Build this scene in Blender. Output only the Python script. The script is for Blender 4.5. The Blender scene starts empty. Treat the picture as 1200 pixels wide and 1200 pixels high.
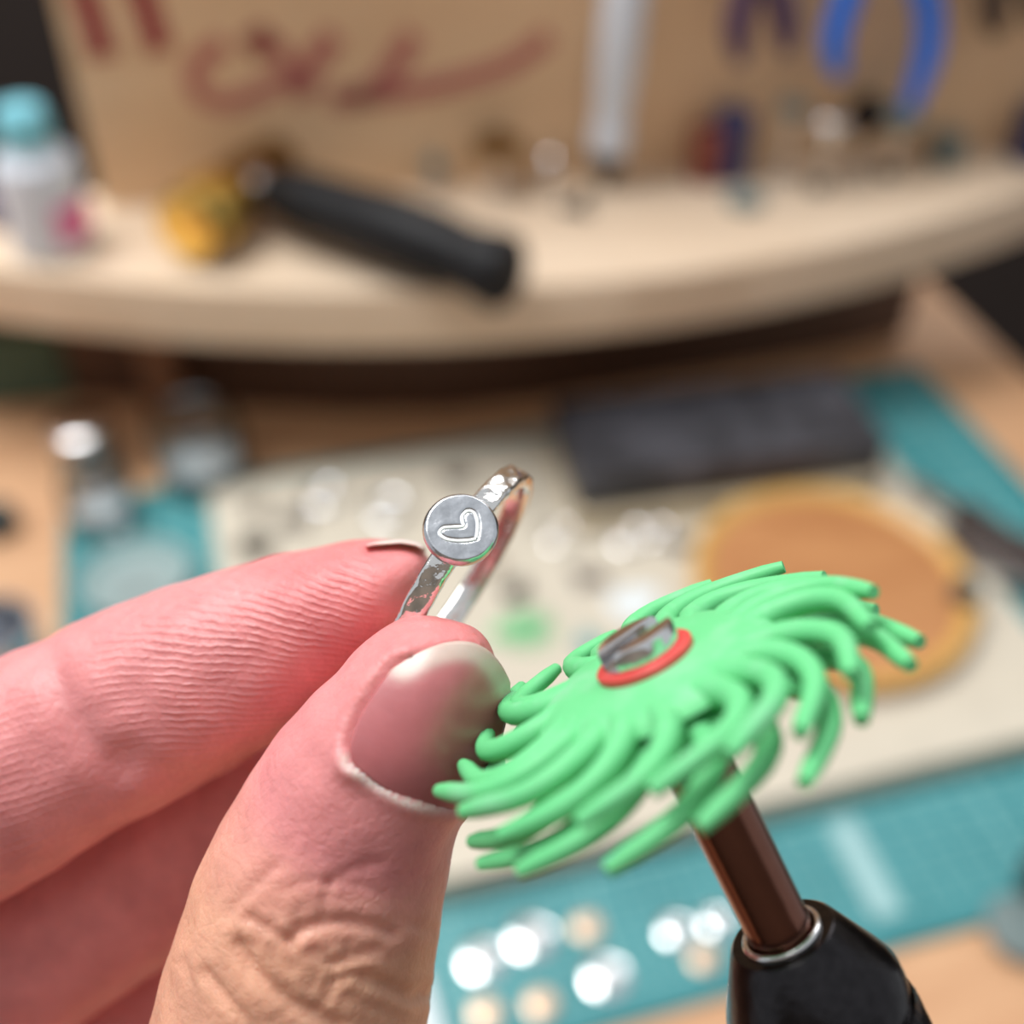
import bpy, math, random
import numpy as np
from mathutils import Matrix, Vector
from mathutils.bvhtree import BVHTree
random.seed(7); RNG = np.random.default_rng(7)
scene = bpy.context.scene
col = scene.collection

# ------------------------------------------------------------------ camera, world, light
F = 1350.0                      # focal length in pixels of the 1200 px frame
CAM_H = 358.0                   # mm above the cutting mat
up_c = np.array([0.01191321, -0.74735904, -0.66431358]); up_c /= np.linalg.norm(up_c)
fw_c = np.array([0., 0., 1.])
Yc = fw_c - (fw_c @ up_c) * up_c; Yc /= np.linalg.norm(Yc)
Xc = np.cross(Yc, up_c)
W2C = np.array([Xc, Yc, up_c])                      # camera coords (x right, y down, z forward) -> world
CAM = np.array([0., 0., CAM_H])

def c2w(v): return (W2C @ np.asarray(v, float).T).T
def P(px, py, d):                                   # pixel and depth -> world mm
    return CAM + c2w([(px - 600) / F * d, (py - 600) / F * d, d])
def G(px, py, z=0.):                                # pixel -> point on the level z
    d = c2w([(px - 600) / F, (py - 600) / F, 1.])
    return CAM + d * ((z - CAM_H) / d[2])
def to_px(p):
    c = (np.asarray(p) - CAM) @ W2C
    return np.stack([c[..., 0] / c[..., 2] * F + 600, c[..., 1] / c[..., 2] * F + 600, c[..., 2]], -1)

cd = bpy.data.cameras.new('camera'); cam = bpy.data.objects.new('camera', cd); col.objects.link(cam)
cd.sensor_fit = 'HORIZONTAL'; cd.sensor_width = 24.0; cd.lens = 24.0 * F / 1200
cd.clip_start = 0.005; cd.clip_end = 50
r_, u_, b_ = c2w([1, 0, 0]), c2w([0, -1, 0]), c2w([0, 0, -1])
cam.matrix_world = Matrix(((r_[0], u_[0], b_[0], 0), (r_[1], u_[1], b_[1], 0), (r_[2], u_[2], b_[2], CAM_H / 1000), (0, 0, 0, 1)))
cd.dof.use_dof = True; cd.dof.focus_distance = 0.0735
cd.dof.aperture_fstop = cd.lens / 2.8; cd.dof.aperture_blades = 0
scene.camera = cam

world = bpy.data.worlds.new('world'); scene.world = world; world.use_nodes = True
bg = world.node_tree.nodes['Background']; bg.inputs[0].default_value = (0.93, 0.97, 1.0, 1); bg.inputs[1].default_value = 0.42

def area(name, loc, target, sx, sy, power, colr):
    l = bpy.data.lights.new(name, 'AREA'); l.shape = 'RECTANGLE'; l.size = sx; l.size_y = sy; l.energy = power; l.color = colr
    o = bpy.data.objects.new(name, l); col.objects.link(o); o.location = loc
    o.rotation_euler = (Vector(target) - Vector(loc)).to_track_quat('-Z', 'Y').to_euler()
    return o
area('skylight_ceiling_offscreen', (-0.64, 0.50, 1.65), (0.0, 0.2, 0.1), 1.0, 0.77, 21.5, (1.0, 0.985, 0.96))
area('window_back_offscreen', (0.45, 1.57, 1.15), (0.0, 0.2, 0.2), 0.9, 0.7, 9.5, (0.96, 0.98, 1.0))

vs = scene.view_settings
vs.view_transform = 'Standard'; vs.look = 'None'; vs.gamma = 1.0; vs.use_curve_mapping = False; vs.exposure = 0.56

# ------------------------------------------------------------------ materials
def lin(c): return tuple(((v / 255) / 12.92 if v / 255 <= 0.04045 else ((v / 255 + 0.055) / 1.055) ** 2.4) for v in c)
class NT:
    def __init__(s, name):
        s.m = bpy.data.materials.new(name); s.m.use_nodes = True; s.t = s.m.node_tree; s.b = s.t.nodes['Principled BSDF']
    def n(s, typ, **kw):
        x = s.t.nodes.new(typ)
        for k, v in kw.items(): setattr(x, k, v)
        return x
    def l(s, a, b): s.t.links.new(a, b)
    def coord(s, scale=(1, 1, 1), rot=(0, 0, 0)):
        t = s.n('ShaderNodeTexCoord'); m = s.n('ShaderNodeMapping'); s.l(t.outputs['Object'], m.inputs[0])
        m.inputs['Scale'].default_value = scale; m.inputs['Rotation'].default_value = rot
        return m.outputs[0]
    def noise(s, vec, scale, detail=3, rough=.5, dist=0):
        x = s.n('ShaderNodeTexNoise'); s.l(vec, x.inputs['Vector']); x.inputs['Scale'].default_value = scale
        x.inputs['Detail'].default_value = detail; x.inputs['Roughness'].default_value = rough; x.inputs['Distortion'].default_value = dist
        return x.outputs[0]
    def ramp(s, fac, stops):
        x = s.n('ShaderNodeValToRGB'); s.l(fac, x.inputs[0]); e = x.color_ramp.elements
        while len(e) < len(stops): e.new(.5)
        for i, (p, c) in enumerate(stops):
            e[i].position = p; e[i].color = (*c, 1) if len(c) == 3 else c
        return x.outputs[0]
    def math(s, op, a, b=None):
        x = s.n('ShaderNodeMath', operation=op)
        for i, v in enumerate((a, b)):
            if v is None: continue
            if isinstance(v, (int, float)): x.inputs[i].default_value = v
            else: s.l(v, x.inputs[i])
        return x.outputs[0]
    def mix(s, fac, a, b, mode='MIX'):
        x = s.n('ShaderNodeMix', data_type='RGBA', blend_type=mode)
        if isinstance(fac, (int, float)): x.inputs[0].default_value = fac
        else: s.l(fac, x.inputs[0])
        for i, v in ((6, a), (7, b)):
            if isinstance(v, tuple): x.inputs[i].default_value = (*v, 1)
            else: s.l(v, x.inputs[i])
        return x.outputs[2]
    def bump(s, h, dist, strength=1., prev=None):
        x = s.n('ShaderNodeBump'); x.inputs['Distance'].default_value = dist; x.inputs['Strength'].default_value = strength
        s.l(h, x.inputs['Height'])
        if prev is not None: s.l(prev, x.inputs['Normal'])
        return x.outputs[0]

def plain(name, c, rough=.5, metal=0., var=.12, scale=300, bump=0., spec=.5, coat=0., stretch=(1, 1, 1)):
    k = NT(name); c = lin(c); v = k.coord(stretch)
    f = k.noise(v, scale, 4, .6)
    lo = tuple(x * (1 - var) for x in c); hi = tuple(min(1, x * (1 + var)) for x in c)
    k.l(k.ramp(f, [(.3, lo), (.7, hi)]), k.b.inputs['Base Color'])
    k.b.inputs['Roughness'].default_value = rough; k.b.inputs['Metallic'].default_value = metal
    k.b.inputs['Specular IOR Level'].default_value = spec; k.b.inputs['Coat Weight'].default_value = coat
    if bump: k.l(k.bump(f, bump), k.b.inputs['Normal'])
    return k.m
def wood(name, c1, c2, rough=.6, scale=18, stretch=(1, 12, 12)):
    k = NT(name); v = k.coord(stretch)
    f = k.noise(v, scale, 6, .62, .6)
    g = k.noise(k.coord(tuple(s * 3 for s in stretch)), scale * 2.3, 4, .6)
    f2 = k.math('ADD', k.math('MULTIPLY', f, .7), k.math('MULTIPLY', g, .3))
    k.l(k.ramp(f2, [(.3, lin(c1)), (.68, lin(c2))]), k.b.inputs['Base Color'])
    k.b.inputs['Roughness'].default_value = rough
    k.l(k.bump(f2, .0004), k.b.inputs['Normal'])
    return k.m
def metal(name, c, rough=.18, bump=.00006, scale=900, var=.06):
    return plain(name, c, rough, 1., var, scale, bump)
def glass(name, c, rough=.03, trans=1.):
    m = plain(name, c, rough, 0, .01); b = m.node_tree.nodes['Principled BSDF']
    b.inputs['Transmission Weight'].default_value = trans; b.inputs['IOR'].default_value = 1.45
    return m

M = {}
M['bench'] = wood('bench_wood', (190, 140, 102), (220, 176, 136), .55, 9, (1, 10, 10))
M['shelf'] = wood('shelf_plywood', (212, 186, 158), (235, 214, 190), .6, 10, (1, 9, 9))
M['panel'] = wood('panel_wood', (218, 182, 144), (234, 202, 166), .65, 8, (1, 1, 9))
M['leg'] = wood('leg_wood', (120, 80, 55), (150, 105, 75))
M['wall'] = plain('dark_wall_paint', (52, 42, 38), .9, var=.1, scale=6)
M['floor'] = wood('floor_boards', (48, 36, 30), (70, 52, 42), .7, 3)
M['cream'] = plain('cream_board', (208, 199, 182), .55, var=.05, scale=60, bump=.0001)
M['tile'] = plain('cream_ceramic', (190, 174, 146), .6, var=.12, scale=90, bump=.0002)
M['blackblock'] = plain('charred_block', (64, 64, 70), .4, var=.75, scale=60, bump=.0004)
M['amber'] = wood('amber_wood', (166, 106, 62), (200, 144, 94), .5, 26, (1, 3, 3))
M['amber_rim'] = plain('honey_rim', (214, 168, 92), .35, var=.12, scale=70)
def mint():
    k = NT('mint_silicone'); v = k.coord()
    dust = k.ramp(k.noise(v, 160, 4, .65), [(.48, (0, 0, 0)), (.72, (1, 1, 1))])
    k.l(k.mix(k.math('MULTIPLY', dust, .45), lin((102, 200, 132)), lin((164, 206, 182))), k.b.inputs['Base Color'])
    k.b.inputs['Roughness'].default_value = .55; k.l(k.bump(k.noise(v, 900, 3), .00004), k.b.inputs['Normal'])
    return k.m
M['green'] = mint()
M['red'] = plain('red_plastic', (205, 66, 62), .45)
M['silver'] = metal('polished_silver', (236, 234, 232), .13, .00018, 420, .04)
M['silver_disc'] = metal('brushed_silver', (205, 208, 214), .24, .00003, 1400, .14)
M['steel'] = metal('bright_steel', (226, 226, 228), .16, .00003)
M['shaft'] = metal('bronzed_steel', (116, 78, 66), .22, .00002)
M['blackmetal'] = metal('black_oxide', (52, 50, 52), .24, .00004, 1500, .2)
M['blackrubber'] = plain('black_rubber', (18, 19, 23), .5, var=.2, scale=120, bump=.0003, spec=.25)
M['brass'] = metal('brass', (240, 208, 116), .3)
M['brass_dark'] = metal('old_brass', (140, 108, 58), .4)
M['white'] = plain('white_plastic', (218, 226, 238), .4, var=.03)
M['cyan'] = plain('cyan_plastic', (128, 205, 222), .4)
M['pink'] = plain('pink_print', (222, 120, 170), .5)
M['violet'] = plain('violet_grip', (72, 48, 92), .5)
M['blue'] = plain('blue_grip', (0, 124, 255), .4)
M['navy'] = plain('navy_plastic', (44, 50, 96), .45)
M['darkgrip'] = plain('dark_grip', (58, 42, 36), .6)
M['ink'] = plain('red_ink', (150, 42, 56), .7)
M['ink_faded'] = plain('faded_red_ink', (184, 112, 106), .7)
M['clear'] = glass('clear_glass', (235, 245, 245)); M['hazy'] = glass('hazy_plastic', (206, 228, 228), .35, .55)
M['blank_silver'] = metal('blank_silver', (245, 245, 246), .14, .00004)
M['blank_copper'] = metal('blank_copper', (222, 190, 164), .4)
M['greenbox'] = plain('sage_cloth', (82, 104, 88), .85, var=.15, scale=80)
M['paper'] = plain('pale_paper', (226, 234, 238), .7, var=.03)
M['greyrubber'] = plain('grey_rubber', (110, 126, 126), .6)
M['darkrubber'] = plain('dark_rubber', (46, 60, 62), .6)
M['maroon'] = plain('maroon_plastic', (138, 70, 58), .5)

def mat_green():
    k = NT('cutting_mat_green'); t = k.n('ShaderNodeTexCoord'); s = k.n('ShaderNodeSeparateXYZ'); k.l(t.outputs['Object'], s.inputs[0])
    def lines(step, w):
        r = []
        for o in (s.outputs[0], s.outputs[1]):
            fr = k.math('FRACT', k.math('ADD', k.math('MULTIPLY', o, 1 / step), 100.5))
            r.append(k.math('LESS_THAN', k.math('ABSOLUTE', k.math('SUBTRACT', fr, .5)), w / step / 2))
        return k.math('MAXIMUM', r[0], r[1])
    g = k.math('MAXIMUM', lines(.01, .0007), k.math('MULTIPLY', lines(.05, .0014), 1.))
    inside = k.math('MULTIPLY', k.math('LESS_THAN', k.math('ABSOLUTE', s.outputs[0]), .2155), k.math('LESS_THAN', k.math('ABSOLUTE', s.outputs[1]), .1405))
    n = k.noise(k.coord(), 26, 4)
    base = k.ramp(n, [(.3, lin((38, 122, 128))), (.7, lin((62, 142, 148)))])
    k.l(k.mix(k.math('MULTIPLY', k.math('MULTIPLY', g, inside), .75), base, lin((150, 205, 205))), k.b.inputs['Base Color'])
    k.b.inputs['Roughness'].default_value = .42
    return k.m
M['mat'] = mat_green()

def skin_mat():
    k = NT('skin')
    a = k.n('ShaderNodeAttribute', attribute_name='skin_col'); fc = k.n('ShaderNodeAttribute', attribute_name='fcoord')
    s = k.n('ShaderNodeSeparateXYZ'); k.l(fc.outputs['Vector'], s.inputs[0])
    v = k.coord()
    fine = k.noise(v, 1500, 4, .65); mid = k.noise(v, 420, 4, .6, .4)
    var = k.ramp(k.noise(v, 260, 5, .62), [(.3, (.86, .80, .80)), (.7, (1.08, 1.06, 1.05))])
    colr = k.mix(1., a.outputs['Color'], var, 'MULTIPLY')
    # papillary ridges on the finger pad: lines along the finger, curved at the tip
    wob = k.math('MULTIPLY', k.math('SUBTRACT', k.noise(v, 190, 4, .6), .5), 13.)
    brk = k.ramp(k.noise(v, 420, 4, .7), [(.4, (0, 0, 0)), (.66, (1, 1, 1))])
    ph = k.math('ADD', k.math('MULTIPLY', s.outputs[0], 2 * math.pi / .43), wob)
    sn = k.math('ADD', k.math('MULTIPLY', k.math('SINE', ph), .5), .5)
    line = k.math('POWER', sn, 2.2)
    ridge = k.math('MULTIPLY', k.math('MULTIPLY', line, s.outputs[2]), k.math('ADD', k.math('MULTIPLY', brk, .85), .15))
    k.l(colr, k.b.inputs['Base Color'])
    vor = k.n('ShaderNodeTexVoronoi', feature='DISTANCE_TO_EDGE'); k.l(v, vor.inputs['Vector']); vor.inputs['Scale'].default_value = 900
    b = k.bump(fine, .00009)
    b = k.bump(mid, .00006, 1., b)
    b = k.bump(k.math('MINIMUM', vor.outputs[0], .2), .00014, .6, b)
    b = k.bump(ridge, .00011, 1., b)
    k.l(b, k.b.inputs['Normal'])
    k.b.inputs['Roughness'].default_value = .44
    k.b.inputs['Subsurface Weight'].default_value = .35
    k.b.inputs['Subsurface Radius'].default_value = (1., .32, .2); k.b.inputs['Subsurface Scale'].default_value = .0022
    return k.m
M['skin'] = skin_mat()
def nail_mat():
    k = NT('nail_keratin'); a = k.n('ShaderNodeAttribute', attribute_name='skin_col')
    v = k.coord(); f = k.noise(v, 500, 4, .6)
    k.l(k.mix(1., a.outputs['Color'], k.ramp(f, [(.3, (.93, .92, .92)), (.7, (1.04, 1.03, 1.03))]), 'MULTIPLY'), k.b.inputs['Base Color'])
    k.b.inputs['Coat Weight'].default_value = .4; k.b.inputs['Coat Roughness'].default_value = .25; k.b.inputs['Roughness'].default_value = .4; k.b.inputs['Subsurface Weight'].default_value = .25
    k.b.inputs['Subsurface Radius'].default_value = (1, .4, .3); k.b.inputs['Subsurface Scale'].default_value = .001
    k.l(k.bump(f, .00005), k.b.inputs['Normal'])
    return k.m
M['nail'] = nail_mat()

# ------------------------------------------------------------------ mesh helpers (mm in, metres out)
class MB:
    def __init__(s): s.v = []; s.f = []
    def add(s, vs, fs):
        o = len(s.v); s.v += [tuple(map(float, v)) for v in vs]; s.f += [tuple(i + o for i in f) for f in fs]; return s
    def sweep(s, pts, rad, n=10, cap=True, flat=1., ref=(0, 0, 1)):
        pts = np.array(pts, float); m = len(pts); rad = np.broadcast_to(rad, (m,)) if np.ndim(rad) < 2 else np.array(rad)
        T = np.gradient(pts, axis=0); T /= np.linalg.norm(T, axis=1)[:, None]
        a = np.array(ref, float); vs = []
        for i in range(m):
            if abs(a @ T[i]) > .95: a = np.array([1., .1, 0])
            x = a - (a @ T[i]) * T[i]; x /= np.linalg.norm(x); y = np.cross(T[i], x); a = x
            for k in range(n):
                t = 2 * math.pi * k / n
                vs.append(pts[i] + rad[i] * (math.cos(t) * x * flat + math.sin(t) * y))
        fs = [(i * n + k, i * n + (k + 1) % n, (i + 1) * n + (k + 1) % n, (i + 1) * n + k) for i in range(m - 1) for k in range(n)]
        if cap: fs += [tuple(range(n - 1, -1, -1)), tuple((m - 1) * n + k for k in range(n))]
        return s.add(vs, fs)
    def lathe(s, prof, n=32, c=(0, 0, 0)):
        vs = [(c[0] + r * math.cos(2 * math.pi * k / n), c[1] + r * math.sin(2 * math.pi * k / n), c[2] + z) for r, z in prof for k in range(n)]
        m = len(prof)
        fs = [(i * n + k, i * n + (k + 1) % n, (i + 1) * n + (k + 1) % n, (i + 1) * n + k) for i in range(m - 1) for k in range(n)]
        fs += [tuple(range(n - 1, -1, -1)), tuple((m - 1) * n + k for k in range(n))]
        return s.add(vs, fs)
    def prism(s, poly, z0, z1, bev=0.):
        poly = np.array(poly, float)[:, :2]; n = len(poly)
        area2 = sum(poly[i][0] * poly[(i + 1) % n][1] - poly[(i + 1) % n][0] * poly[i][1] for i in range(n))
        if area2 < 0: poly = poly[::-1]
        c = poly.mean(0)
        def ring(b, z):
            d = poly - c; L = np.linalg.norm(d, axis=1)[:, None]; q = poly - d / L * b
            return [(x, y, z) for x, y in q]
        rs = [ring(0, z0), ring(0, z1 - bev), ring(bev, z1)] if bev else [ring(0, z0), ring(0, z1)]
        m = len(rs)
        fs = [(i * n + k, i * n + (k + 1) % n, (i + 1) * n + (k + 1) % n, (i + 1) * n + k) for i in range(m - 1) for k in range(n)]
        fs += [tuple(range(n - 1, -1, -1)), tuple((m - 1) * n + k for k in range(n))]
        return s.add([v for r in rs for v in r], fs)
    def box(s, x0, x1, y0, y1, z0, z1, bev=0.): return s.prism([(x0, y0), (x1, y0), (x1, y1), (x0, y1)], z0, z1, bev)
    def torus(s, R, r, n=28, m=10, c=(0, 0, 0), sx=1., sz=1.):
        vs = []
        for i in range(n):
            a = 2 * math.pi * i / n
            for k in range(m):
                t = 2 * math.pi * k / m; q = R + r * math.cos(t)
                vs.append((c[0] + q * math.cos(a) * sx, c[1] + q * math.sin(a), c[2] + r * sz * math.sin(t)))
        return s.add(vs, [(i * m + k, ((i + 1) % n) * m + k, ((i + 1) % n) * m + (k + 1) % m, i * m + (k + 1) % m) for i in range(n) for k in range(m)])
    def mesh(s, name, mat, smooth=True):
        me = bpy.data.meshes.new(name); me.from_pydata([tuple(c / 1000 for c in v) for v in s.v], [], s.f); me.update()
        me.materials.append(mat)
        if smooth:
            me.shade_smooth()
            try: me.set_sharp_from_angle(angle=math.radians(38))
            except Exception: pass
        return me
    def build(s, name, mat, parent=None, frame=None, smooth=True):
        return link(name, s.mesh(name, M[mat] if isinstance(mat, str) else mat, smooth), parent, frame)

def frame(o, X=(1, 0, 0), Y=(0, 1, 0), Z=(0, 0, 1)):
    o = np.asarray(o) / 1000
    return Matrix(((X[0], Y[0], Z[0], o[0]), (X[1], Y[1], Z[1], o[1]), (X[2], Y[2], Z[2], o[2]), (0, 0, 0, 1)))
def fz(o, ang):                                       # frame standing upright, turned by ang (rad)
    c, s = math.cos(ang), math.sin(ang); return frame(o, (c, s, 0), (-s, c, 0), (0, 0, 1))
def unit(v): v = np.asarray(v, float); return v / np.linalg.norm(v)
def fdir(o, Z, ref=(0, 0, 1)):                        # frame whose z axis is Z
    Z = unit(Z); X = np.cross(ref, Z)
    if np.linalg.norm(X) < 1e-3: X = np.cross((0, 1, 0), Z)
    X = unit(X); return frame(o, X, np.cross(Z, X), Z)
def link(name, data, parent=None, fr=None):
    o = bpy.data.objects.new(name, data); col.objects.link(o)
    if parent is not None: o.parent = parent
    if fr is not None:
        if parent is None: o.matrix_world = fr
        else: o.matrix_local = fr
    return o
def tag(o, label, cat, group=None):
    o['label'] = label; o['category'] = cat
    if group: o['group'] = group
    return o
def thing(name, label, cat, fr, group=None): return tag(link(name, None, None, fr), label, cat, group)
def struct(o): o['kind'] = 'structure'; return o

def cat_rom(pts, n):
    pts = np.array(pts, float); m = len(pts); p = np.vstack([2 * pts[0] - pts[1], pts, 2 * pts[-1] - pts[-2]])
    out = []
    for x in np.linspace(0, m - 1, n):
        i = min(int(x), m - 2); t = x - i; a, b, c, d = p[i:i + 4]
        out.append(.5 * (2 * b + (c - a) * t + (2 * a - 5 * b + 4 * c - d) * t * t + (3 * b - a - 3 * c + d) * t ** 3))
    return np.array(out)

# ------------------------------------------------------------------ room
struct(MB().box(-2500, 2500, -2000, 1600, -770, -750).build('floor', 'floor', smooth=False))
wb_ = struct(MB().box(-2500, 2500, 1600, 1650, -750, 1900).build('wall_back', plain('pale_wall_paint', (214, 206, 196), .9, var=.03, scale=4), smooth=False))
MB().box(-2500, 2500, 1580, 1600, -750, 380).build('wainscot', 'wall', wb_, smooth=False)

struct(MB().box(-2500, 2500, -1400, -1350, -750, 1900).build('fill_wall_unseen', plain('sand_fill_wall', (150, 138, 126), .9, var=.05, scale=4), smooth=False))  # unseen wall added behind the camera to shape metal reflections and fill
win = struct(link('unseen_window', None, None, fz((450, 1600, 1150), 0)))  # unseen frame added around the back light, no opening in the wall
for x0, x1, z0_, z1_ in ((-760, -700, -560, 560), (700, 760, -560, 560), (-700, 700, 500, 560), (-700, 700, -560, -500)):
    MB().box(x0, x1, -24, 0, z0_, z1_, 2).build('unseen_window_frame', 'leg', win, smooth=False)

# ------------------------------------------------------------------ bench and cutting mat (both turned about 12 degrees)
cA, cB, cC, cD = G(75, 590), G(1075, 428), G(1580, 963), G(60, 1389)
mat_c = (cA + cB + cC + cD) / 4
mat_ang = math.atan2((cB - cA)[1] + (cC - cD)[1], (cB - cA)[0] + (cC - cD)[0])
mx = np.array([math.cos(mat_ang), math.sin(mat_ang), 0]); my = np.array([-mx[1], mx[0], 0])
def uv(p): d = np.asarray(p) - mat_c; return d @ mx, d @ my
BT = -2.0                                                     # bench top level
def round_rect(x0, x1, y0, y1, r, n=6):
    out = []
    for cx, cy, a0 in ((x1 - r, y1 - r, 0), (x0 + r, y1 - r, 90), (x0 + r, y0 + r, 180), (x1 - r, y0 + r, 270)):
        for k in range(n + 1):
            a = math.radians(a0 + 90 * k / n); out.append((cx + r * math.cos(a), cy + r * math.sin(a)))
    return out
bu1 = uv(G(1166, 400, BT))[0]
bench = thing('workbench', 'orange wooden workbench under the green cutting mat', 'workbench', fz(np.array([mat_c[0], mat_c[1], -750]), mat_ang))
MB().prism(round_rect(-760, bu1, -420, 420, 6), 750 + BT - 34, 750 + BT, 1.5).build('tabletop', 'bench', bench)
for sx in (-700, bu1 - 70):
    for sy in (-370, 350): MB().box(sx, sx + 60, sy, sy + 60, 0, 750 + BT - 34, 0).build('leg', 'leg', bench, smooth=False)
cm = MB().prism(round_rect(-225, 225, -150, 150, 5), -2, 0, .4).build('cutting_mat', 'mat', None, fz(mat_c, mat_ang))
tag(cm, 'teal green cutting mat with a pale printed grid on the bench', 'cutting mat')

# ------------------------------------------------------------------ cream tray board on the mat
TZ = 6.0
tu0, tv1 = uv(G(243, 572, TZ)); tu1 = uv(G(1098, 600, TZ))[0]; tv0 = uv(G(940, 950, 0))[1]
tray = thing('work_board', 'cream work board with a raised front lip lying on the cutting mat', 'board', fz(mat_c, mat_ang))
MB().prism(round_rect(tu0, tu1, tv0, tv1, 4), 0.02, TZ, .6).build('board', 'cream', tray)
MB().prism(round_rect(tu0, tu1, tv0, tv0 + 19, 3), TZ, TZ + 6.5, 1.5).build('lip', 'cream', tray)

# ------------------------------------------------------------------ black block on a cream tile
def quad_frame(pts):
    c = sum(pts) / 4; x = unit((pts[1] - pts[0]) + (pts[2] - pts[3])); L = (np.linalg.norm(pts[1] - pts[0]) + np.linalg.norm(pts[2] - pts[3])) / 2
    Wd = (np.linalg.norm(pts[2] - pts[1]) + np.linalg.norm(pts[3] - pts[0])) / 2
    return c, math.atan2(x[1], x[0]), L, Wd
bz0, bz1 = TZ + 8, TZ + 27
c, a, L, Wd = quad_frame([G(640, 472, bz1), G(983, 432, bz1), G(1046, 516, bz1), G(686, 560, bz1)])
t = MB().prism(round_rect(-L / 2 - 1, L / 2 - 6, -Wd / 2 - 7, Wd / 2 - 4, 2, 3), 0, 8, .6).build('ceramic_tile', 'tile', None, fz((c[0], c[1], TZ), a))
tag(t, 'cream ceramic tile lying under the black block', 'tile')
t = MB().prism(round_rect(-L / 2, L / 2, -Wd / 2, Wd / 2, 2.5, 3), 0, bz1 - bz0, 1.2).build('charcoal_block', 'blackblock', None, fz((c[0], c[1], bz0), a))
tag(t, 'black rectangular charcoal soldering block on a cream tile', 'block')

# ------------------------------------------------------------------ round amber dish
dc = G(975, 682, TZ + 6); Rd = np.linalg.norm(G(812, 690, TZ + 6) - G(1140, 690, TZ + 6)) / 2
dish = thing('round_dish', 'round amber brown dish with a honey yellow rim on the cream board', 'dish', fz((dc[0], dc[1], TZ), 0))
MB().lathe([(Rd * .9, 0), (Rd * .97, 2), (Rd * .94, 7), (Rd * .86, 7.5)][:2] + [(Rd * .93, 6.5), (Rd * .86, 7.2), (Rd * .3, 7.8), (0.01, 7.9)], 64).build('dish_body', 'amber', dish)
rim = MB()
vsz = [(Rd * .925, 4), (Rd, 4.5), (Rd, 9), (Rd * .96, 10), (Rd * .90, 8.5), (Rd * .88, 7)]
rim.lathe(vsz, 64); rim.f = [f for f in rim.f if len(f) == 4]; rim.build('rim', 'amber_rim', dish)

# ------------------------------------------------------------------ bow-fronted tool shelf
SZ, ST = 100.0, 28.0
fe = np.array([G(x, y, SZ) for x, y in ((0, 316), (120, 331), (240, 340), (350, 344), (480, 344), (600, 338), (700, 331), (800, 320), (1000, 281), (1200, 228))])
S_ang = mat_ang * .62
sx_ = np.array([math.cos(S_ang), math.sin(S_ang), 0]); sy_ = np.array([-sx_[1], sx_[0], 0])
s0 = G(520, 344, SZ)
ls = np.array([[(p - s0) @ sx_, (p - s0) @ sy_] for p in fe]); q = np.polyfit(ls[:, 0], ls[:, 1], 2)
xv = -q[1] / (2 * q[0])                                                   # bow apex
pb = (G(300, 232, SZ) - s0) @ sy_                                         # back panel distance
xl = (G(118, 262, SZ) - s0) @ sx_                                         # left end of the panel
XL, XR = xl - 110, xl + 640
xs = np.linspace(XL, XR, 41); ys = np.polyval(q, xs)
ys = np.minimum(ys, pb - 4)
def SP(x, y, z=0.): return s0 + sx_ * x + sy_ * y + np.array([0, 0, z])
shelf = thing('tool_shelf', 'pale plywood bench shelf with a bowed front and upright back panel', 'shelf', fz(np.array([s0[0], s0[1], BT]), S_ang))
zs = SZ - BT
poly = list(zip(xs, ys)) + [(XR, pb + 16), (XL, pb + 16)]
MB().prism(poly, zs - ST, zs, 1.5).build('shelf_board', 'shelf', shelf)
panel = MB().box(xl, XR, pb, pb + 12, zs, zs + 260, 1).build('back_panel', 'panel', shelf)
pl_ = [((G(x, y + 12, BT) - s0) @ sx_, (G(x, y + 12, BT) - s0) @ sy_) for x, y in ((-60, 440), (110, 452), (200, 456), (300, 464), (420, 470), (520, 469), (640, 455), (760, 434), (880, 414), (990, 396), (1060, 376))]
pl_ = [(x, min(y, pb + 20)) for x, y in pl_]
MB().prism(pl_ + [(pl_[-1][0] + 6, pb + 70), (pl_[0][0], pb + 70)], 0, zs - ST, 0).build('shade_block', plain('shade_block_brown', (84, 56, 40), .6), shelf, smooth=False)  # brown block added under the board so the gap there turns dark
lx = (G(205, 425, BT) - s0) @ sx_
for x, y in ((lx, pl_[2][1] - 11), (pl_[8][0] - 8, pl_[8][1] + 34)): MB().box(x - 9, x + 9, y - 9, y + 9, 0, zs - ST).build('leg', 'leg', shelf, smooth=False)
# pliers rail on the panel, above the frame
def panel_pt(px, py, off=0.):                                              # pixel -> point on the panel's front (offset towards the room)
    d = c2w([(px - 600) / F, (py - 600) / F, 1.]); o = SP(0, pb - off)
    return CAM + d * (((o - CAM) @ sy_) / (d @ sy_))
def shelf_local(p): d = np.asarray(p) - np.array([s0[0], s0[1], BT]); return np.array([d @ sx_, d @ sy_, d[2]])
rz = shelf_local(panel_pt(1000, -112))[2]
rail = MB().box(shelf_local(panel_pt(830, 0))[0], XR, pb - 15, pb, rz - 4, rz + 4, .5).build('rail', 'leg', shelf, smooth=False)
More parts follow.
